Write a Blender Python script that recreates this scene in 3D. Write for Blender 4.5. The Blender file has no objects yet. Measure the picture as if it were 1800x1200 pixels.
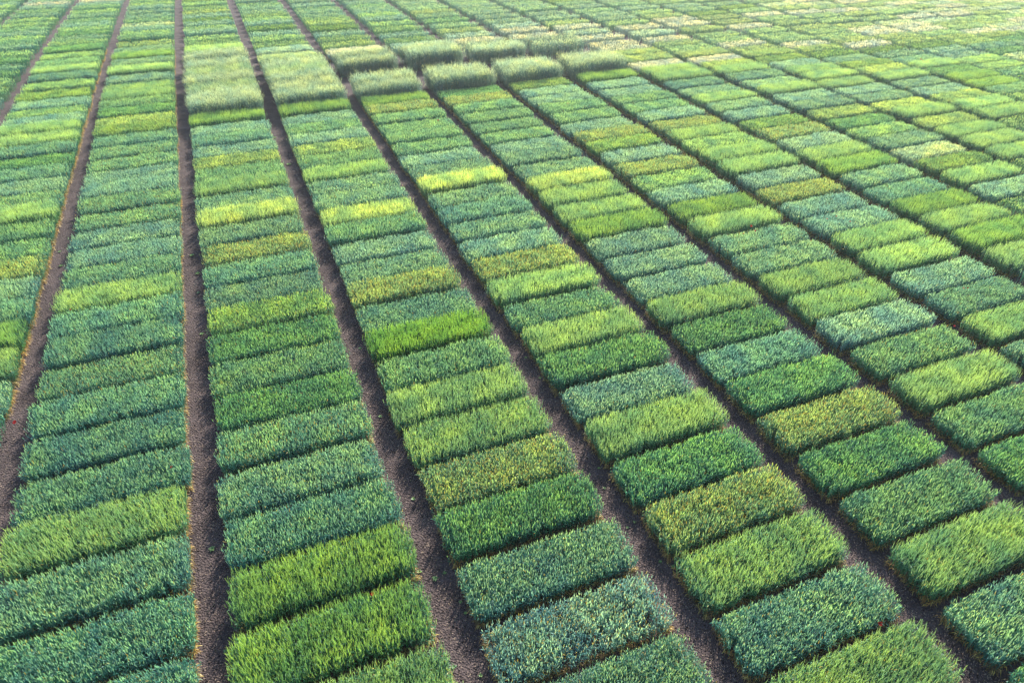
import bpy, math, random
import numpy as np
from mathutils import Matrix, Vector

# ------------------------------------------------------------------ camera
S = 2.5                       # metres per row pitch of the trial field
PITCH, YAW, ROLL = 0.6400, 0.3835, 0.0107
CAMU = (1.4242, -4.9291, 8.5487)       # in row pitches, above the crop's top
FPX = 1231.5                  # focal length for an 1800 px wide picture
QX, LX, WY = 3.012, 2.455, 0.835        # strip pitch, plot length, plot width (row pitches)
HTOP = 0.80                   # usual crop height (m)
scn = bpy.context.scene
C = scn.collection
cy_, sy_, cp_, sp_ = math.cos(YAW), math.sin(YAW), math.cos(PITCH), math.sin(PITCH)
fw = Vector((sy_*cp_, cy_*cp_, -sp_)); rt = Vector((cy_, -sy_, 0)); up = rt.cross(fw)
r2 = math.cos(ROLL)*rt + math.sin(ROLL)*up
u2 = -math.sin(ROLL)*rt + math.cos(ROLL)*up
cam_d = bpy.data.cameras.new('camera'); cam = bpy.data.objects.new('camera', cam_d); C.objects.link(cam)
m = Matrix((r2, u2, -fw)).transposed().to_4x4()
m.translation = Vector((CAMU[0]*S, CAMU[1]*S, CAMU[2]*S + HTOP))
cam.matrix_world = m
cam_d.sensor_width = 36; cam_d.lens = 36*FPX/1800; cam_d.clip_end = 3000; cam_d.clip_start = .1
scn.camera = cam

# ------------------------------------------------------------------ light
SUN_EL, SUN_AZ = math.radians(32), math.radians(36)
w = bpy.data.worlds.new('World'); scn.world = w; w.use_nodes = True
nt = w.node_tree; nt.nodes.clear()
sky = nt.nodes.new('ShaderNodeTexSky'); sky.sky_type = 'NISHITA'; sky.sun_disc = False
sky.sun_elevation = SUN_EL; sky.sun_rotation = SUN_AZ; sky.air_density = 1.0; sky.dust_density = 0.6
bg = nt.nodes.new('ShaderNodeBackground'); bg.inputs[1].default_value = 0.15
wo = nt.nodes.new('ShaderNodeOutputWorld')
nt.links.new(sky.outputs[0], bg.inputs[0]); nt.links.new(bg.outputs[0], wo.inputs[0])
sd = bpy.data.lights.new('sun', 'SUN'); sd.energy = 5.0; sd.angle = math.radians(0.5); sd.color = (1.0, 0.93, 0.80)
sun = bpy.data.objects.new('sun', sd); C.objects.link(sun)
sv = Vector((math.sin(SUN_AZ)*math.cos(SUN_EL), math.cos(SUN_AZ)*math.cos(SUN_EL), math.sin(SUN_EL)))
sun.rotation_euler = sv.to_track_quat('Z', 'Y').to_euler(); sun.location = (0, 60, 60)
scn.view_settings.view_transform = 'Standard'; scn.view_settings.look = 'None'
scn.view_settings.exposure = 1.55; scn.view_settings.gamma = 1.0
scn.cycles.max_bounces = 5; scn.cycles.diffuse_bounces = 3; scn.cycles.transmission_bounces = 3
scn.cycles.glossy_bounces = 1; scn.cycles.volume_bounces = 0; scn.cycles.transparent_max_bounces = 4

rng = np.random.default_rng(7)
random.seed(7)

# ------------------------------------------------------------------ helpers
def zt(X, Y):                 # ground height (m) at field coordinates in row pitches
    d = np.hypot(np.asarray(X, float)-CAMU[0], np.asarray(Y, float)-CAMU[1])
    return -.0009*S*np.clip(d-25, 0, None)**2
def lin(c):
    c = np.array(c, float)/255
    return np.where(c < .04045, c/12.92, ((c+.055)/1.055)**2.4)
def project(X, Y, Z):         # metres -> pixels of the 1800 px picture
    d = np.stack([X-cam.matrix_world.translation[0], Y-cam.matrix_world.translation[1], Z-cam.matrix_world.translation[2]], -1)
    a = d@np.array(r2); b = d@np.array(u2); c = d@np.array(fw)
    c = np.where(c < .5, np.nan, c)
    return 900+FPX*a/c, 600-FPX*b/c
def mesh_np(name, v, q, rnd=None, rn2=None, tint=None, mat=None):
    """v (n,3), q (m,4) quads -> mesh"""
    me = bpy.data.meshes.new(name)
    v = np.asarray(v, np.float32); q = np.asarray(q, np.int32)
    me.vertices.add(len(v)); me.vertices.foreach_set('co', v.ravel())
    me.loops.add(q.size); me.loops.foreach_set('vertex_index', q.ravel())
    me.polygons.add(len(q)); me.polygons.foreach_set('loop_start', np.arange(0, q.size, 4, dtype=np.int32))
    me.update(calc_edges=True)
    for nm, a in (('rnd', rnd), ('rn2', rn2)):
        if a is not None:
            at = me.attributes.new(nm, 'FLOAT', 'FACE'); at.data.foreach_set('value', np.asarray(a, np.float32))
    if tint is not None:
        at = me.attributes.new('tint', 'FLOAT_COLOR', 'FACE'); at.data.foreach_set('color', np.asarray(tint, np.float32).ravel())
    if mat: me.materials.append(mat)
    return me
def tag(o, label=None, cat=None, group=None, kind=None):
    if label: o['label'] = label
    if cat: o['category'] = cat
    if group: o['group'] = group
    if kind: o['kind'] = kind
    return o

# ------------------------------------------------------------------ materials
def N(nt, t, **k):
    n = nt.nodes.new(t)
    for a, b in k.items():
        if a.startswith('i'): n.inputs[int(a[1:])].default_value = b
        else: setattr(n, a, b)
    return n
def plant_mat(name, source='object', fixed=None, fleck=(.56, .42, .10), trans=.28, lo=.55, hi=1.4, gloss=.025):
    mt = bpy.data.materials.new(name); mt.use_nodes = True; nt = mt.node_tree; nt.nodes.clear(); L = nt.links.new
    a1 = N(nt, 'ShaderNodeAttribute', attribute_name='rnd'); a2 = N(nt, 'ShaderNodeAttribute', attribute_name='rn2')
    if source == 'object':
        oi = N(nt, 'ShaderNodeObjectInfo'); col = oi.outputs['Color']; al = oi.outputs['Alpha']
    elif source == 'tint':
        at = N(nt, 'ShaderNodeAttribute', attribute_name='tint'); col = at.outputs['Color']; al = at.outputs['Alpha']
    else:
        rgb = N(nt, 'ShaderNodeRGB'); rgb.outputs[0].default_value = (*fixed, 1); col = rgb.outputs[0]
        va = N(nt, 'ShaderNodeValue'); va.outputs[0].default_value = .15; al = va.outputs[0]
    mr = N(nt, 'ShaderNodeMapRange'); mr.inputs[3].default_value = lo; mr.inputs[4].default_value = hi
    L(a1.outputs['Fac'], mr.inputs[0])
    ge = N(nt, 'ShaderNodeNewGeometry'); nz = N(nt, 'ShaderNodeTexNoise'); nz.inputs['Scale'].default_value = .75; nz.inputs['Detail'].default_value = 4
    L(ge.outputs['Position'], nz.inputs['Vector'])
    pr = N(nt, 'ShaderNodeValToRGB'); pe = pr.color_ramp.elements       # growth patches: bluer and darker to yellower and lighter
    pe[0].position = .34; pe[0].color = (.66, .80, .98, 1); pe[1].position = .66; pe[1].color = (1.30, 1.18, .95, 1)
    L(nz.outputs[0], pr.inputs[0])
    pc = N(nt, 'ShaderNodeVectorMath', operation='MULTIPLY'); L(col, pc.inputs[0]); L(pr.outputs[0], pc.inputs[1])
    sc = N(nt, 'ShaderNodeVectorMath', operation='SCALE'); L(pc.outputs[0], sc.inputs[0]); L(mr.outputs[0], sc.inputs[3])
    lt = N(nt, 'ShaderNodeMath', operation='LESS_THAN'); L(a2.outputs['Fac'], lt.inputs[0]); L(al, lt.inputs[1])
    mx = N(nt, 'ShaderNodeMix', data_type='RGBA'); L(lt.outputs[0], mx.inputs[0]); L(sc.outputs[0], mx.inputs[6]); mx.inputs[7].default_value = (*fleck, 1)
    df = N(nt, 'ShaderNodeBsdfDiffuse'); tr = N(nt, 'ShaderNodeBsdfTranslucent'); gl = N(nt, 'ShaderNodeBsdfGlossy')
    gl.inputs['Roughness'].default_value = .42; gl.inputs[0].default_value = (.75, .85, .9, 1)
    # light that passes a leaf comes out yellower
    tc = N(nt, 'ShaderNodeVectorMath', operation='MULTIPLY'); L(mx.outputs[2], tc.inputs[0]); tc.inputs[1].default_value = (1.15, 1.12, .72)
    L(mx.outputs[2], df.inputs[0]); L(tc.outputs[0], tr.inputs[0])
    m1 = N(nt, 'ShaderNodeMixShader'); m1.inputs[0].default_value = trans; L(df.outputs[0], m1.inputs[1]); L(tr.outputs[0], m1.inputs[2])
    m2 = N(nt, 'ShaderNodeMixShader'); m2.inputs[0].default_value = gloss; L(m1.outputs[0], m2.inputs[1]); L(gl.outputs[0], m2.inputs[2])
    ou = N(nt, 'ShaderNodeOutputMaterial'); L(m2.outputs[0], ou.inputs[0])
    return mt
M_leaf = plant_mat('crop_leaf'); M_ear = plant_mat('crop_ear', gloss=.02, trans=.28, lo=.5, hi=1.5)
M_far = plant_mat('crop_far', source='tint', gloss=.02, trans=.28)
M_dry = plant_mat('dry_leaf', source='fixed', fixed=(.28, .17, .05), trans=.35)
M_weed = plant_mat('weed_leaf', source='fixed', fixed=(.10, .17, .05), trans=.2, fleck=(.12, .18, .06))
def simple(name, c, rough=.8, trans=0):
    mt = bpy.data.materials.new(name); mt.use_nodes = True
    b = mt.node_tree.nodes['Principled BSDF']; b.inputs['Base Color'].default_value = (*c, 1); b.inputs['Roughness'].default_value = rough
    n = mt.node_tree.nodes.new('ShaderNodeTexNoise'); n.inputs['Scale'].default_value = 60
    r = mt.node_tree.nodes.new('ShaderNodeMix'); r.data_type = 'RGBA'
    r.inputs[6].default_value = (*[v*.7 for v in c], 1); r.inputs[7].default_value = (*[min(1, v*1.25) for v in c], 1)
    mt.node_tree.links.new(n.outputs[0], r.inputs[0]); mt.node_tree.links.new(r.outputs[2], b.inputs['Base Color'])
    return mt
M_petal = simple('poppy_petal', (.75, .02, .01), .5); M_stem = simple('poppy_stem', (.08, .15, .04)); M_core = simple('poppy_core', (.01, .01, .012))
M_straw = simple('straw', (.30, .22, .15))
def soil_mat():
    mt = bpy.data.materials.new('soil'); mt.use_nodes = True; nt = mt.node_tree; L = nt.links.new
    b = nt.nodes['Principled BSDF']; b.inputs['Roughness'].default_value = .95
    if 'Specular IOR Level' in b.inputs: b.inputs['Specular IOR Level'].default_value = .15
    tc = N(nt, 'ShaderNodeTexCoord')
    n1 = N(nt, 'ShaderNodeTexNoise'); n1.inputs['Scale'].default_value = .9; n1.inputs['Detail'].default_value = 9
    n2 = N(nt, 'ShaderNodeTexNoise'); n2.inputs['Scale'].default_value = 11; n2.inputs['Detail'].default_value = 8; n2.inputs['Roughness'].default_value = .75
    for n in (n1, n2): L(tc.outputs['Object'], n.inputs['Vector'])
    cr = N(nt, 'ShaderNodeValToRGB'); e = cr.color_ramp.elements
    e[0].position = .32; e[0].color = (.020, .015, .016, 1); e[1].position = .70; e[1].color = (.118, .090, .088, 1)
    n3 = N(nt, 'ShaderNodeTexNoise'); n3.inputs['Scale'].default_value = .28; n3.inputs['Detail'].default_value = 5; L(tc.outputs['Object'], n3.inputs['Vector'])
    n1b = N(nt, 'ShaderNodeMath', operation='MULTIPLY_ADD'); L(n3.outputs[0], n1b.inputs[0]); n1b.inputs[1].default_value = .8; n1b.inputs[2].default_value = -.35
    n1c = N(nt, 'ShaderNodeMath', operation='ADD'); L(n1.outputs[0], n1c.inputs[0]); L(n1b.outputs[0], n1c.inputs[1])
    ad = N(nt, 'ShaderNodeMix'); ad.inputs[0].default_value = .6; L(n1c.outputs[0], ad.inputs[2]); L(n2.outputs[0], ad.inputs[3])
    L(ad.outputs[0], cr.inputs[0]); L(cr.outputs[0], b.inputs['Base Color'])
    v = N(nt, 'ShaderNodeTexVoronoi'); v.inputs['Scale'].default_value = 16; L(tc.outputs['Object'], v.inputs['Vector'])
    mm = N(nt, 'ShaderNodeMath', operation='ADD'); L(n2.outputs[0], mm.inputs[0]); L(v.outputs[0], mm.inputs[1])
    bp = N(nt, 'ShaderNodeBump'); bp.inputs['Strength'].default_value = .9; bp.inputs['Distance'].default_value = .11
    L(mm.outputs[0], bp.inputs['Height']); L(bp.outputs[0], b.inputs['Normal'])
    return mt
M_soil = soil_mat()

# ------------------------------------------------------------------ ground: one sheet
xs = np.concatenate([np.arange(-1500, -90, 60), np.arange(-90, 180, 1.5), np.arange(180, 1501, 60)])
ys = np.concatenate([np.arange(-900, -20, 60), np.arange(-20, 170, 1.5), np.arange(170, 2200, 60)])
gx, gy = np.meshgrid(xs, ys)
gz = np.maximum(zt(gx/S, gy/S), zt(0, 60)*1.6)
V = np.stack([gx, gy, gz], -1).reshape(-1, 3)
nx_, ny_ = len(xs), len(ys)
I = (np.arange(ny_-1)[:, None]*nx_ + np.arange(nx_-1)).ravel()
me = mesh_np('soil', V, np.stack([I, I+1, I+1+nx_, I+nx_], 1), mat=M_soil)
me.polygons.foreach_set('use_smooth', np.ones(len(me.polygons), bool))
g = bpy.data.objects.new('ground', me); C.objects.link(g)
tag(g, 'dark brown purple bare soil of the trial field, seen in the paths', kind='structure')

# ------------------------------------------------------------------ one crop stand as arrays
def strips(base, pts, wid, side):
    """ribbons: pts (k,n,3) centre lines, wid (k,n) half widths, side (n,3) -> verts, quads"""
    k, n = pts.shape[:2]
    a = pts - side[None]*wid[..., None]; b = pts + side[None]*wid[..., None]
    v = np.stack([a, b], 2).transpose(1, 0, 2, 3).reshape(-1, 3)        # n * k * 2
    o = (np.arange(n)*k*2)[:, None] + (np.arange(k-1)*2)[None] + base
    return v, np.stack([o, o+1, o+3, o+2], -1).reshape(-1, 4)
def hnoise(x, y, seed, f=1.2):
    r = np.random.default_rng(seed); s = 0
    for _ in range(6):
        k = r.normal(size=2)*f*1.6; s = s + np.sin(k[0]*x + k[1]*y + r.uniform(0, 6.28))
    return s/3.2
def stand(seed, H=.82, dens=245, style='plain', holes=0., lod=1., L=LX*S, W=WY*S):
    r = np.random.default_rng(seed)
    n = int(L*W*dens)
    x = r.uniform(-L/2, L/2, n); y = r.uniform(-W/2, W/2, n)
    rows = .145
    y = (np.round(y/rows)*rows)*.8 + y*.2 + r.normal(0, .012, n); y = np.clip(y, -W/2-.04, W/2+.04)
    ex = L/2-np.abs(x); ey = W/2-np.abs(y)
    edge = np.minimum(ex, ey)
    keep = r.uniform(size=n) > np.where(hnoise(x, y, seed+5, 1.4) > .95-holes, .8*min(1, holes*3), 0)
    rag = .05*hnoise(x*2, y*2, seed+9, 2)          # uneven outline
    cr = np.hypot(np.clip(.28-ex, 0, None), np.clip(.28-ey, 0, None)); keep &= cr < .28+r.uniform(-.05, .03, n)
    keep &= edge > (rag + r.uniform(-.06, .06, n))*1.0 + .03 - .05
    x, y, edge = x[keep], y[keep], edge[keep]; n = len(x)
    h = H*(1 + .07*hnoise(x, y, seed+1, 1.6) + r.normal(0, .055+.05*(style == 'rye'), n)) * (1-.10*np.clip(1-edge/.16, 0, 1)**2) * np.where(edge < .14, r.uniform(.88, 1.03, n), 1)
    az = r.uniform(0, 2*np.pi, n)
    outx = np.where(L/2-np.abs(x) < .2, np.sign(x)*r.uniform(0, .22, n), 0); outy = np.where(W/2-np.abs(y) < .2, np.sign(y)*.03, 0)
    lw = .045+.07*(style == 'rye')
    lean = np.stack([r.normal(0, lw, n)+outx, r.normal(0, lw, n)+outy], -1)
    base = np.stack([x, y, np.full(n, -.25)], -1)
    top = np.stack([x+lean[:, 0], y+lean[:, 1], h], -1)
    sv = np.stack([np.cos(az), np.sin(az), 0*az], -1)
    V, Q, R, R2 = [], [], [], []
    EV, EQ, ER, ER2 = [], [], [], []
    nb = 0; neb = 0
    ww = .86/math.sqrt(lod)
    # stems
    v, q = strips(nb, np.stack([base, top]), np.full((2, n), .006*ww), sv)
    V.append(v); Q.append(q); R.append(r.uniform(.2, .9, n)); R2.append(np.ones(n)); nb += len(v)
    # leaves
    nl = 5 if lod >= 1 else 3
    for i in range(nl):
        t = r.uniform(.25, .85, n) if i else r.uniform(.7, .9, n)
        s = base + (top-base)*t[:, None]; s[:, 2] = h*t
        a = r.uniform(0, 2*np.pi, n); ln = r.uniform(.14, .27, n)*(H/.82)**.5
        d = np.stack([np.cos(a), np.sin(a), 0*a], -1); rise = r.uniform(.4, 2.3, n)
        p1 = s + d*(ln*.28)[:, None]; p1[:, 2] += ln*.42*rise
        p2 = s + d*(ln*.62)[:, None]; p2[:, 2] += ln*(.72*rise-.42)
        p2[:, 2] = np.minimum(p2[:, 2], h*.98+r.uniform(-.06,.06,n)); p1[:, 2] = np.minimum(p1[:, 2], h*.97+r.uniform(-.05,.05,n))
        sd_ = np.stack([-np.sin(a), np.cos(a), r.uniform(-.5, .5, n)], -1)
        wv = np.stack([np.full(n, .007), r.uniform(.008, .012, n), np.full(n, .002)])*ww
        v, q = strips(nb, np.stack([s, p1, p2]), wv, sd_)
        V.append(v); Q.append(q); rr = r.uniform(0, 1, n); r2_ = r.uniform(0, 1, n)
        R.append(np.repeat(rr, 2)); R2.append(np.repeat(r2_, 2)); nb += len(v)
    # ears
    el = r.uniform(.13, .20, n)*(1.25 if style == 'rye' else 1)
    bend = .55 if style == 'rye' else .16
    ed = np.stack([r.normal(0, bend, n)-.15*(style == 'rye'), r.normal(0, bend, n)-.2*(style == 'rye'), np.ones(n)], -1); ed /= np.linalg.norm(ed, axis=1)[:, None]
    q0 = top; q1 = top + ed*(el*.45)[:, None]; q2 = top + ed*el[:, None]
    hw = r.uniform(.009, .014, n)*ww
    wv = np.stack([hw*.5, hw, hw*.28])
    for ang in (0, np.pi/2):
        s2 = np.stack([np.cos(az+ang), np.sin(az+ang), 0*az], -1)
        v, q = strips(neb, np.stack([q0, q1, q2]), wv, s2)
        EV.append(v); EQ.append(q); neb += len(v)
        rr = r.uniform(0, 1, n) if ang == 0 else rr
        r2_ = r.uniform(0, 1, n) if ang == 0 else r2_
        ER.append(np.repeat(rr, 2)); ER2.append(np.repeat(r2_, 2))
    if style in ('bearded', 'rye') and lod >= 1:
        for k in range(3):
            aa = r.uniform(0, 2*np.pi, n)
            tip = q1 + ed*(el*1.35)[:, None] + np.stack([np.cos(aa), np.sin(aa), 0*aa], -1)*.028
            s2 = np.stack([-np.sin(aa), np.cos(aa), 0*aa], -1)
            v, q = strips(neb, np.stack([q1, tip]), np.stack([np.full(n, .003), np.full(n, .0012)]), s2)
            EV.append(v); EQ.append(q); neb += len(v); ER.append(r.uniform(.5, 1, n)); ER2.append(np.ones(n))
    F = (np.concatenate(V), np.concatenate(Q), np.concatenate(R), np.concatenate(R2))
    Ea = (np.concatenate(EV), np.concatenate(EQ), np.concatenate(ER), np.concatenate(ER2))
    return F, Ea
def dry(seed, L=LX*S, W=WY*S):
    """withered bottom leaves round the foot of a stand"""
    r = np.random.default_rng(seed); n = 1200
    side = r.uniform(size=n); x = r.uniform(-L/2, L/2, n); y = r.uniform(-W/2, W/2, n)
    e = np.abs(r.normal(0, .08, n))+.03
    fl = side < .38; y = np.where(fl, -W/2+e-.03, y)
    fl = (side >= .38) & (side < .55); y = np.where(fl, W/2-e+.03, y)
    fl = (side >= .55) & (side < .76); x = np.where(fl, L/2-e+.05, x)
    fl = (side >= .76) & (side < .90); x = np.where(fl, -L/2+e-.05, x)
    z = r.uniform(.01, .28, n)
    a = r.uniform(0, 2*np.pi, n); ln = r.uniform(.10, .22, n)
    ox = np.where(np.abs(x) > L/2-.15, np.sign(x)*.35, 0); oy = np.where(np.abs(y) > W/2-.15, np.sign(y)*.35, 0)
    d = np.stack([np.cos(a)+ox, np.sin(a)+oy, 0*a], -1); d /= np.linalg.norm(d, axis=1)[:, None]+1e-6
    s = np.stack([x, y, z], -1); p1 = s + d*(ln*.5)[:, None]; p1[:, 2] += ln*.35
    p2 = s + d*ln[:, None]; p2[:, 2] = np.maximum(.005, p2[:, 2]-ln*r.uniform(0, .8, n))
    sd_ = np.stack([-d[:, 1], d[:, 0], r.uniform(-.4, .4, n)], -1)
    v, q = strips(0, np.stack([s, p1, p2]), np.stack([np.full(n, .006), np.full(n, .010), np.full(n, .002)]), sd_)
    return v, q, np.repeat(r.uniform(0, 1, n), 2), np.repeat(r.uniform(0, 1, n), 2)

VAR = {}
def variants(key, n, **k):
    out = []
    for i in range(n):
        F, Ea = stand(hash_(key)+i*17, **k)
        out.append((mesh_np('crop_leaves', *F, mat=M_leaf), mesh_np('crop_ears', *Ea, mat=M_ear)))
    VAR[key] = out
def hash_(s): return sum(ord(c)*31**i for i, c in enumerate(s)) % 9973
variants('plain', 5)
variants('bearded', 4, style='bearded', H=.86)
variants('short', 3, H=.76)
variants('thin', 2, dens=180, holes=.2, H=.78)
variants('rye', 3, H=1.6, style='rye', dens=190)
DRY = [mesh_np('dry', *dry(900+i), mat=M_dry) for i in range(4)]

# ------------------------------------------------------------------ kinds of crop: picture colour of the top, flecks, stand, words
KIND = {
 'B': ((82, 150, 122), .03, 'plain', 'blue green'),
 'T': ((108, 160, 124), .04, 'plain', 'greyish teal green'),
 'b': ((126, 178, 146), .02, 'short', 'pale blue green'),
 'V': ((98, 144, 14), .01, 'bearded', 'vivid yellowish green'),
 'u': ((152, 186, 170), .01, 'plain', 'silvery blue'),
 'U': ((104, 158, 142), .01, 'plain', 'steel blue green'),
 'q': ((136, 172, 150), .22, 'thin', 'thin patchy grey blue'),
 'S': ((112, 162, 112), .10, 'plain', 'sage green'),
 'g': ((110, 166, 100), .03, 'plain', 'medium green'),
 'G': ((74, 142, 82), .02, 'plain', 'dark green'),
 'D': ((60, 128, 76), .02, 'short', 'very dark green'),
 'K': ((108, 146, 48), .01, 'bearded', 'deep grass green'),
 'M': ((126, 168, 84), .06, 'bearded', 'yellowish green'),
 'L': ((146, 186, 94), .01, 'bearded', 'bright lime green'),
 'l': ((172, 204, 122), .01, 'plain', 'pale lime green'),
 'y': ((186, 204, 112), .03, 'plain', 'light yellow green'),
 'Y': ((204, 208, 106), .03, 'bearded', 'bright yellow'),
 'F': ((150, 174, 98), .28, 'plain', 'orange flecked green'),
 'O': ((138, 168, 84), .05, 'plain', 'olive green'),
 'p': ((196, 212, 160), .02, 'plain', 'creamy pale green'),
 'W': ((202, 208, 184), .06, 'plain', 'whitish ripening'),
 'w': ((172, 196, 172), .03, 'plain', 'pale grey green'),
 'R': ((172, 182, 146), .04, 'rye', 'tall pale headed rye'),
 'r': ((158, 176, 130), .02, 'rye', 'tall greenish rye'),
}
# strip -> (first row, one letter per row going away from the camera; '-' = no plot)
FIELD = {
 -4: (30, 'g l T l g p T l b g G l T g l b g T'),
 -3: (12, 'g B T g b G T l B G l b g b T b g l G B G l T g l b g l l'),
 -2: (5,  'T T B b M K B b F g g L S b B G B L M b l b O l B L g l G l T G l b g T l g b'),
 -1: (0,  'g B B T M B B B S B B L B b b S S b b S S B O y G g M M b L T K T y g l b p g T T b l g'),
  0: (-1, 'g M K K B T S D g G O T B F T Y T M g y b B b K R R r R r R R W L L l b l b K b y L l K'),
  1: (-2, 'T T q T G F M L g V B F T b g Y T T M g y b g b K R R R r R r p w L l b K b l L T T g T'),
  2: (-3, 'g M T M F G L b G L g L F b T U T Y T b g g g g F K R R - - R R W y L b K y L T T g b T g'),
  3: (-4, 'G G T M g G F G U D M b b b K L L Y T T b g g g g F D R R - - R R w M b L l b l T T g b T g'),
  4: (-1, 'g G g L g u M M T T L K b l F u O F b g g b b O R R - - R R W w y g G g y g g T g T g'),
  5: (1,  'g T M B b L M b b F u L M l M F b g g b b K R R - - R R W W w T T T g T g T g T g'),
  6: (3,  'g T L K M K B T K L u F O b T L T B M L W y y W W W w W y T T g T g T g T g'),
  7: (5,  'M M L b M O p T l G y T b L T B M y W y l y W w W l T T g T g K T g'),
  8: (8,  'L L M L M y M y T b L L M b O y y W l l y W W y l T g T g W y g'),
  9: (10, 'T T L M L y b T L y O T K y W l l l W y y K g T l y W l g'),
 10: (13, 'g L g K K G L B T K W y l l y L l W l K g l y W l g'),
 11: (15, 'K K g l l b b K y y W W y l l W y p l W y l W'),
 12: (17, 'l l p G B y y l W W p l y W l p W y l W p'),
 13: (19, 'G l T G y W l y w W l p y W l y p'),
 14: (21, 'l T l W p y l W p y W l y p W l'),
 15: (23, 'G y p W l y p W w l y p W'),
 16: (25, 'y l W p w y l W p y l'),
 17: (27, 'p W y l p W y l p'),
 18: (29, 'l p W y l p W'),
 19: (31, 'p W l y p'),
}
FIELD = {k: (a, b.replace(' ', '')) for k, (a, b) in FIELD.items()}
RY = {28: 28.4, 29: 29.8, 30: 31.1, 31: 32.3, 32: 33.5, 33: 34.9, 34: 36.4, 35: 37.5, 36: 38.6, 37: 39.7, 38: 40.8, 39: 42.2, 40: 43.7}
def rowy(j):
    if j < 28: return float(j)
    return RY[j] if j in RY else 43.7+1.5*(j-40)

plots = []
for i in range(-6, 22):
    j0, s = FIELD.get(i, (30, ''))
    rr_ = random.Random(i+50)
    s = s + ''.join(rr_.choice(('g', 'l', 'T', 'b', 'W', 'y') if i < 6 else ('l', 'W', 'y', 'p', 'w')) for _ in range(52-j0-len(s)))
    for k, ch in enumerate(s):
        if ch == '-': continue
        j = j0+k
        if i in (0, 1) and j == 29 and ch == 'R': pass
        X = (i*QX + LX/2); Y = rowy(j) - WY/2
        if i in (2, 3, 4, 5) and j in (27, 28): Y = {27: 27.0, 28: 28.0}[j] - WY/2
        z = float(zt(X, Y))
        # visible size in the picture
        px, py = [], []
        u, v_ = np.meshgrid(np.linspace(-LX/2, LX/2, 9), np.linspace(-WY/2, WY/2, 5))
        X_, Y_ = project((X+u)*S, (Y+v_)*S, np.full(u.shape, z+HTOP))
        ins = (X_ > 0) & (X_ < 1800) & (Y_ > 0) & (Y_ < 1200)
        a, b = X_, Y_
        area = abs((a[0, -1]-a[0, 0])*(b[-1, 0]-b[0, 0]) - (b[0, -1]-b[0, 0])*(a[-1, 0]-a[0, 0]))
        near = bool(np.nanmin(X_) < 1950 and np.nanmax(X_) > -260 and np.nanmax(Y_) > -60 and np.nanmin(Y_) < 1330)
        if not near or not np.isfinite(area): continue
        plots.append(dict(i=i, j=j, ch=ch, X=X, Y=Y, z=z, area=area*ins.mean(), vis=bool(ins.any())))
plots.sort(key=lambda p: -p['area'])
near_plots = [p for p in plots[:300] if p['vis']]; far_plots = [p for p in plots if p not in near_plots]
# position words: counted among the visible plots of a strip
ORD = ['frontmost', 'second', 'third', 'fourth', 'fifth', 'sixth', 'seventh', 'eighth', 'ninth', 'tenth', 'eleventh', 'twelfth', 'thirteenth', 'fourteenth',
       'fifteenth', 'sixteenth', 'seventeenth', 'eighteenth', 'nineteenth', 'twentieth', 'twenty-first', 'twenty-second', 'twenty-third', 'twenty-fourth',
       'twenty-fifth', 'twenty-sixth', 'twenty-seventh', 'twenty-eighth', 'twenty-ninth', 'thirtieth', 'thirty-first', 'thirty-second', 'thirty-third', 'thirty-fourth', 'thirty-fifth', 'thirty-sixth']
def strip_words(i):
    if i == 0: return 'strip just right of the upright path'
    if i == -1: return 'strip just left of the upright path'
    if i > 0: return ORD[i] + ' strip right of the upright path'
    return ORD[-i-1] + ' strip left of the upright path'
byst = {}
for p in plots:
    if p['vis']: byst.setdefault(p['i'], []).append(p)
for l in byst.values():
    l.sort(key=lambda p: p['j'])
    for k, p in enumerate(l): p['ord'] = k

BLEND = .42
CAL = {k: np.array(v) for k, v in dict(B=(1.1, 1, 1.26), T=(1.14, 1.01, 1.26), b=(1.14, 1.0, 1.32), U=(1.15, 1.0, 1.15), u=(1.15, 1.0, 1.05), S=(1.1, 1.02, 1.25),
 G=(1.02, 1, 1.02), D=(1.0, 1.03, 1.05), K=(.95, .92, .75), L=(1.0, .90, 1.0), M=(1.02, .93, 1.0), O=(1, .95, .85), F=(1.12, 1.0, 1.05), g=(1.1, 1, 1.24),
 l=(1, .96, 1.05), p=(1.05, 1, 1.15), y=(1, .93, .95), Y=(.98, .95, .95), q=(1.35, 1.2, 1.3), R=(1.0, 1.0, 1.15), r=(1, 1, 1.12), W=(1.1, 1, 1.15), w=(1, 1, 1.15)).items()}
def colours(ch, jit, pale_mix=0.):
    c, fl, st, _ = KIND[ch]
    c = tuple(a*(1-pale_mix)+b*pale_mix for a, b in zip(c, (204, 208, 170)))  # blends the far right plots toward a pale straw tone
    bl = 0 if ch in 'RrWwpVq' else BLEND
    c = (1-bl)*lin(c) + bl*lin((132, 178, 130))
    k = CAL.get(ch, (1, 1, 1))
    em = .10 if ch in 'uUq' else .34
    ear = ((1-em)*c + em*lin((160, 180, 122)))*np.array([.99, .95, .93])*1.3*jit*k
    leaf = (.60*c*np.array([.62, .8, .85]) + .40*lin((38, 108, 96)))*.80*jit*np.sqrt(k)  # leaf teal, with the bluish shade of plot sides put into the colour
    fl = fl*.45
    return leaf, ear, fl, st
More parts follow.
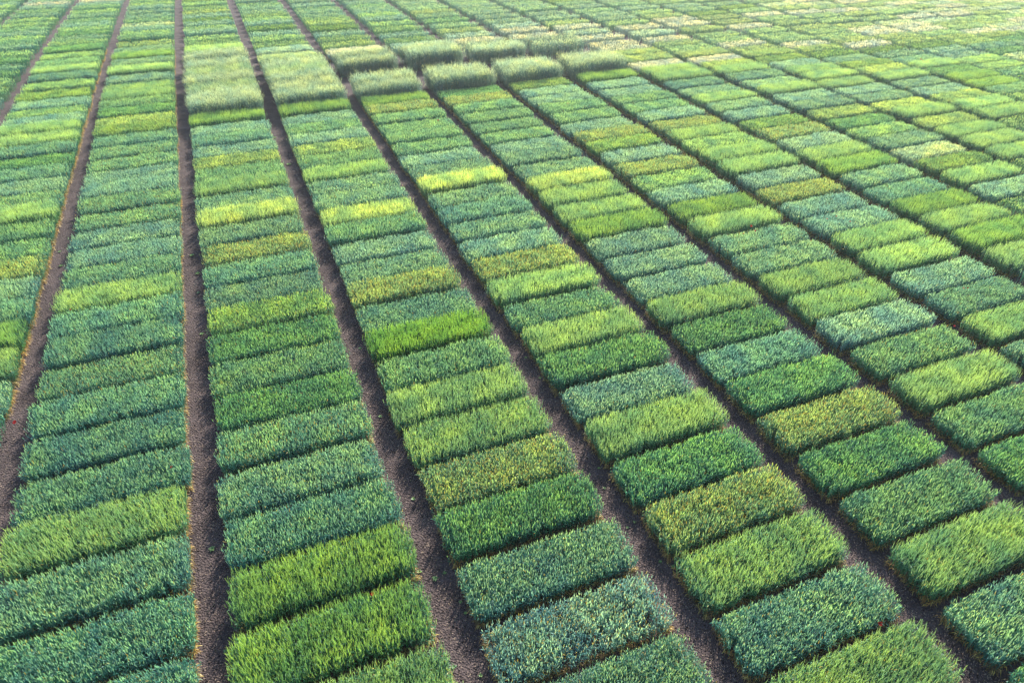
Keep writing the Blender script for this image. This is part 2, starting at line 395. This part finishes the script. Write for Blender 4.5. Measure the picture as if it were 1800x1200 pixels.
for p in near_plots:
    r = np.random.default_rng(p['i']*97+p['j']*7+5000)
    leaf, ear, fl, st = colours(p['ch'], r.uniform(.93, 1.07), .35*(p['i'] >= 4 and p['j'] >= 24))
    lm, em = VAR[st][r.integers(len(VAR[st]))]
    rye = st == 'rye'
    o = bpy.data.objects.new('rye_plot' if rye else 'wheat_plot', lm); C.objects.link(o)
    o.location = (p['X']*S+r.normal(0, .04), p['Y']*S+r.normal(0, .03), p['z']-.01); o.color = (*leaf, fl)
    flip = math.pi if (rye is False and r.uniform() < .5) else 0
    o.rotation_euler = (0, 0, flip + r.normal(0, .003)); o.scale = (r.uniform(.985, 1.012), r.uniform(.97, 1.04)*(1.04 if p['i'] <= 1 and p['j'] > 6 else 1), r.uniform(.90, 1.10))
    e = bpy.data.objects.new('ears', em); C.objects.link(e); e.parent = o; e.color = (*ear, fl)
    if not rye:
        d = bpy.data.objects.new('dry_bottom_leaves', DRY[r.integers(4)]); C.objects.link(d); d.parent = o
        if flip: d.rotation_euler = (0, 0, math.pi)
    words = KIND[p['ch']][3]
    word = '%s plot%s' % (words, '' if rye else ' of wheat')
    k = p['ord']
    nth = ORD[k] if k else 'frontmost'
    tag(o, '%s, %s from the front, %s' % (word if rye or len(words.split()) < 3 else words+' wheat', nth, strip_words(p['i'])) if k else
        '%s, frontmost in the %s' % (word, strip_words(p['i'])), 'crop plot', 'crop plots in strips between the bare paths')

# remaining small far plots: one object
FL = [stand(4000+i, dens=62, lod=.30) for i in range(4)]
FR = [stand(4100+i, dens=70, lod=.30, H=1.5, style='rye') for i in range(2)]
V, Q, R, R2, T = [], [], [], [], []; nb = 0
for p in far_plots:
    r = np.random.default_rng(p['i']*97+p['j']*7+5000)
    leaf, ear, fl, st = colours(p['ch'], r.uniform(.93, 1.07), .35*(p['i'] >= 4 and p['j'] >= 24))
    F, Ea = (FR if st == 'rye' else FL)[r.integers(2 if st == 'rye' else 4)]
    sz = r.uniform(.92, 1.1)
    for (v, q, a, b), c in ((F, leaf), (Ea, ear)):
        v = v.copy(); v[:, 2] *= sz; v[:, :2] *= (-1 if r.uniform() < .5 and False else 1)
        v += np.array([p['X']*S, p['Y']*S, p['z']-.01])
        V.append(v); Q.append(q+nb); nb += len(v); R.append(a); R2.append(b)
        T.append(np.tile(np.array([*c, fl]), (len(q), 1)))
me = mesh_np('far_plots', np.concatenate(V), np.concatenate(Q), np.concatenate(R), np.concatenate(R2), np.concatenate(T), M_far)
o = bpy.data.objects.new('distant_crop_plots', me); C.objects.link(o)
tag(o, 'small distant crop plots filling the far end of the field', 'crop plots', 'crop plots in strips between the bare paths', 'stuff')

# ------------------------------------------------------------------ soil clods and straw on the paths
def on_paths(n, seed, ymax=20):
    r = np.random.default_rng(seed)
    i = r.integers(-2, 6, n); y = -3 + (ymax+3)*r.uniform(0, 1, n)**1.5
    x = i*QX - (QX-LX)/2 + r.uniform(-.34, .34, n)
    px, py = project(x*S, y*S, np.zeros(n))
    k = (px > -60) & (px < 1860) & (py > -30) & (py < 1260)
    return x[k]*S, y[k]*S, r, int(k.sum())
x, y, r, n = on_paths(52000, 11)
s = np.minimum(r.gamma(2.0, .008, n)+.006, .04)
oc = np.array([(1, 0, 0), (0, 1, 0), (-1, 0, 0), (0, -1, 0), (0, 0, 1), (0, 0, -.4)], float)
P = oc[None]*s[:, None, None]*r.uniform(.6, 1.3, (n, 6, 1)); P[:, :, 2] *= .8
a = r.uniform(0, 6.28, n); ca, sa = np.cos(a)[:, None], np.sin(a)[:, None]
P = np.stack([P[..., 0]*ca-P[..., 1]*sa, P[..., 0]*sa+P[..., 1]*ca, P[..., 2]], -1)
P += np.stack([x, y, zt(x/S, y/S)], -1)[:, None]
fc = np.array([(0, 1, 4, 4), (1, 2, 4, 4), (2, 3, 4, 4), (3, 0, 4, 4)])
# use quads only: two roof-like quads per clod
fq = np.array([(0, 1, 4, 3), (1, 2, 3, 4), (0, 3, 5, 1), (3, 2, 1, 5)])
me = mesh_np('clods', P.reshape(-1, 3), (fq[None]+(np.arange(n)*6)[:, None, None]).reshape(-1, 4), mat=M_soil)
o = bpy.data.objects.new('soil_clods', me); C.objects.link(o)
tag(o, 'small dark soil clods strewn over the bare paths', 'soil clods', None, 'stuff')
x, y, r, n = on_paths(16000, 12)
a = r.uniform(0, 6.28, n); ln = r.uniform(.02, .07, n); d = np.stack([np.cos(a), np.sin(a), r.normal(0, .2, n)], -1)
s = np.stack([x, y, zt(x/S, y/S)+r.uniform(.02, .05, n)], -1)
v, q = strips(0, np.stack([s, s+d*ln[:, None]]), np.full((2, n), .006), np.stack([-np.sin(a), np.cos(a), 0*a], -1))
me = mesh_np('straw', v, q, mat=M_straw)
o = bpy.data.objects.new('straw_litter', me); C.objects.link(o)
tag(o, 'pale bits of straw littering the bare soil paths', 'straw', None, 'stuff')

# ------------------------------------------------------------------ weeds on the paths
def back(px, py, h):          # pixel of the photograph -> field point at height h, used to measure where things stand
    d = fw + r2*((px-900)/FPX) + u2*((600-py)/FPX); c = cam.matrix_world.translation; z = h
    for _ in range(8):
        t = (z-c[2])/d[2]; X, Y = c[0]+t*d[0], c[1]+t*d[1]; z = h + float(zt(X/S, Y/S))
    return X, Y, z
def weed_mesh(seed):
    r = np.random.default_rng(seed); n = 9
    a = np.linspace(0, 6.28, n, endpoint=False)+r.uniform(-.3, .3, n); ln = r.uniform(.07, .13, n)
    d = np.stack([np.cos(a), np.sin(a), 0*a], -1); s = np.tile([0, 0, .01], (n, 1))
    p1 = s+d*(ln*.5)[:, None]; p1[:, 2] += .05; p2 = s+d*ln[:, None]; p2[:, 2] += r.uniform(.01, .06, n)
    v, q = strips(0, np.stack([s, p1, p2]), np.stack([np.full(n, .006), r.uniform(.018, .03, n), np.full(n, .004)]), np.stack([-np.sin(a), np.cos(a), 0*a], -1))
    return mesh_np('weed', v, q, np.repeat(r.uniform(.3, 1, n), 2), np.ones(2*n), mat=M_weed)
WM = [weed_mesh(i) for i in range(5)]
weeds = [(373, 965, 1.9), (397, 1145, 1.2), (727, 877, 1.3), (782, 1007, 1.2), (765, 1017, 1.7), (737, 1005, 1.3), (818, 1077, 1), (810, 1058, 1), (1052, 823, 1),
         (1062, 858, 1), (1115, 918, 1.1), (1103, 927, 1), (1160, 987, 1.1), (1183, 997, 1.4), (798, 1172, 1.2), (845, 1187, 1.2), (338, 450, 2.2), (348, 482, 2.2),
         (349, 515, 1.4), (355, 588, 1.8), (105, 443, 1.6), (108, 468, 1.8), (633, 613, 1.4), (628, 658, 1.3), (668, 733, 1.5), (924, 629, 1.2), (949, 665, 1.2), (508, 290, 2.6), (483, 243, 2.2)]
def near_path(px):            # which strip lies right of a path point
    return int(round((back(*px, 0)[0]/S + (QX-LX)/2)/QX))
wl = {}
for wv in weeds: wl.setdefault(near_path(wv[:2]), []).append(wv)
def path_words(i):
    return {0: 'the upright path', -1: 'the path left of the upright one'}.get(i, 'the %s path right of the upright one' % (ORD[i-1] if i > 1 else 'first'))
for i, l in wl.items():
    l.sort(key=lambda t: -t[1])
    for k, (px, py, sc) in enumerate(l):
        X, Y, z = back(px, py, 0)
        o = bpy.data.objects.new('small_weed', WM[(k*3+i) % 5]); C.objects.link(o); o.location = (X, Y, z); o.scale = (sc*.68,)*3
        o.rotation_euler = (0, 0, random.uniform(0, 6))
        where = 'nearest the camera' if k == 0 else ('farthest of its row' if k == len(l)-1 and k > 1 else ORD[k]+' from the front')
        tag(o, 'small weed on %s, %s' % (path_words(i), where), 'weed', 'weeds growing on the bare paths')

# ------------------------------------------------------------------ poppies
def lathe(pts, n=10, open_=True):
    v = []; q = []
    for r_, z in pts:
        for k in range(n): v.append((r_*math.cos(6.2832*k/n), r_*math.sin(6.2832*k/n), z))
    for a in range(len(pts)-1):
        for k in range(n): q.append((a*n+k, a*n+(k+1) % n, (a+1)*n+(k+1) % n, (a+1)*n+k))
    return np.array(v), np.array(q)
def petal_mesh():
    V, Q = [], []; nb = 0
    for k in range(4):
        a0 = k*math.pi/2; rr = [(.004, 0), (.03, .012), (.045, .035)]
        g = []
        for (rad, z) in rr:
            for t in (-.85, -.3, .3, .85):
                aa = a0+t; g.append((rad*math.cos(aa), rad*math.sin(aa), z+(.006 if k % 2 else 0)+.004*math.cos(5*t)))
        for a in range(2):
            for b in range(3): Q.append([nb+a*4+b, nb+a*4+b+1, nb+(a+1)*4+b+1, nb+(a+1)*4+b])
        V += g; nb += 12
    return mesh_np('petals', V, Q, mat=M_petal)
PM = petal_mesh()
v, q = lathe([(.0, .0), (.009, .004), (.011, .016), (.008, .022), (0, .022)], 8); CM = mesh_np('core', v, q, mat=M_core)
v, q = lathe([(.005, -.75), (.004, -.4), (.0035, 0)], 6); SM = mesh_np('stem', v, q, mat=M_stem)
pops = [(1546, 1095, .50, 1.5, "in the dark gap behind the frontmost yellowish plot, lower right"), (302, 820, .8, 1, "on a blue green plot, strip left of the upright path"),
        (125, 544, .78, 1.1, "at the lime plot's near edge, left of the upright path"), (27, 742, .45, 1.6, 'on the bare path at the left picture edge'),
        (1320, 398, .85, 1.5, "on the light lime plot, largest red dot right of centre"), (1307, 411, .8, 1.1, "left of a pair at a teal plot's back edge, right of centre"),
        (1327, 406, .8, 1.1, "right of a pair at a teal plot's back edge, right of centre"), (1693, 507, .8, 1.3, "left of a pair behind a dark teal plot near the right edge"),
        (1701, 507, .8, 1.1, "right of a pair behind a dark teal plot near the right edge"), (1772, 545, .82, 1.2, "at the back of an orange flecked plot, right edge"),
        (1677, 573, .5, 1.1, "low at a plot corner by the path, right edge"), (655, 1043, .85, 1.2, 'at the back edge of the frontmost deep green plot'),
        (724, 231, .82, 1.6, "nearer one on the far part of a strip, left of centre"), (770, 212, .82, 1.2, "smaller, farther one right of its neighbour, upper centre"),
        (998, 183, .85, 2.0, "in front of the tall rye plots, upper centre"), (1470, 381, .82, 1.4, "middle of three on a pale blue green plot, right of centre"),
        (1453, 385, .82, 1.1, "left of three on a pale blue green plot, right of centre"), (1494, 390, .82, 1.2, "right of three on a pale blue green plot, right of centre"),
        (1618, 105, .85, 1.8, "left of two on a far blue green plot, upper right"), (1622, 107, .85, 1.5, "right of two on a far blue green plot, upper right")]
for px, py, h, sc, words in pops:
    X, Y, z = back(px, py, h)
    o = bpy.data.objects.new('poppy', None); C.objects.link(o); o.location = (X, Y, z); o.empty_display_size = .1
    for nm, ms in (('petals', PM), ('core', CM), ('stem', SM)):
        c = bpy.data.objects.new(nm, ms); C.objects.link(c); c.parent = o
        c.scale = (sc*1.15,)*3 if nm != 'stem' else (1, 1, h/.75+.05)
        if nm != 'stem': c.rotation_euler = (math.radians(38), 0, -YAW)
    tag(o, 'red poppy ' + words, 'poppy', 'red poppies scattered among the crops')

# ------------------------------------------------------------------ haze
def haze(dens):
    x0, x1, y0, y1, z0, z1 = -1520, 1520, -920, 2220, -14, 24.5
    v = [(x, y, z) for z in (z0, z1) for y in (y0, y1) for x in (x0, x1)]
    q = [(0, 2, 3, 1), (4, 5, 7, 6), (0, 1, 5, 4), (2, 6, 7, 3), (0, 4, 6, 2), (1, 3, 7, 5)]
    mt = bpy.data.materials.new('haze'); mt.use_nodes = True; nt = mt.node_tree; nt.nodes.clear()
    vv = nt.nodes.new('ShaderNodeVolumePrincipled'); vv.inputs['Density'].default_value = dens; vv.inputs['Color'].default_value = (.97, .98, 1, 1)
    vv.inputs['Anisotropy'].default_value = .6
    ou = nt.nodes.new('ShaderNodeOutputMaterial'); nt.links.new(vv.outputs[0], ou.inputs['Volume'])
    o = bpy.data.objects.new('haze', mesh_np('haze', v, q, mat=mt)); C.objects.link(o)
    tag(o, 'thin bright summer haze over the far end of the field', 'haze', None, 'stuff')
HAZE = 0.00035
if HAZE: haze(HAZE)
print('plots', len(near_plots), 'far', len(far_plots), 'visible far', sum(p['vis'] for p in far_plots))
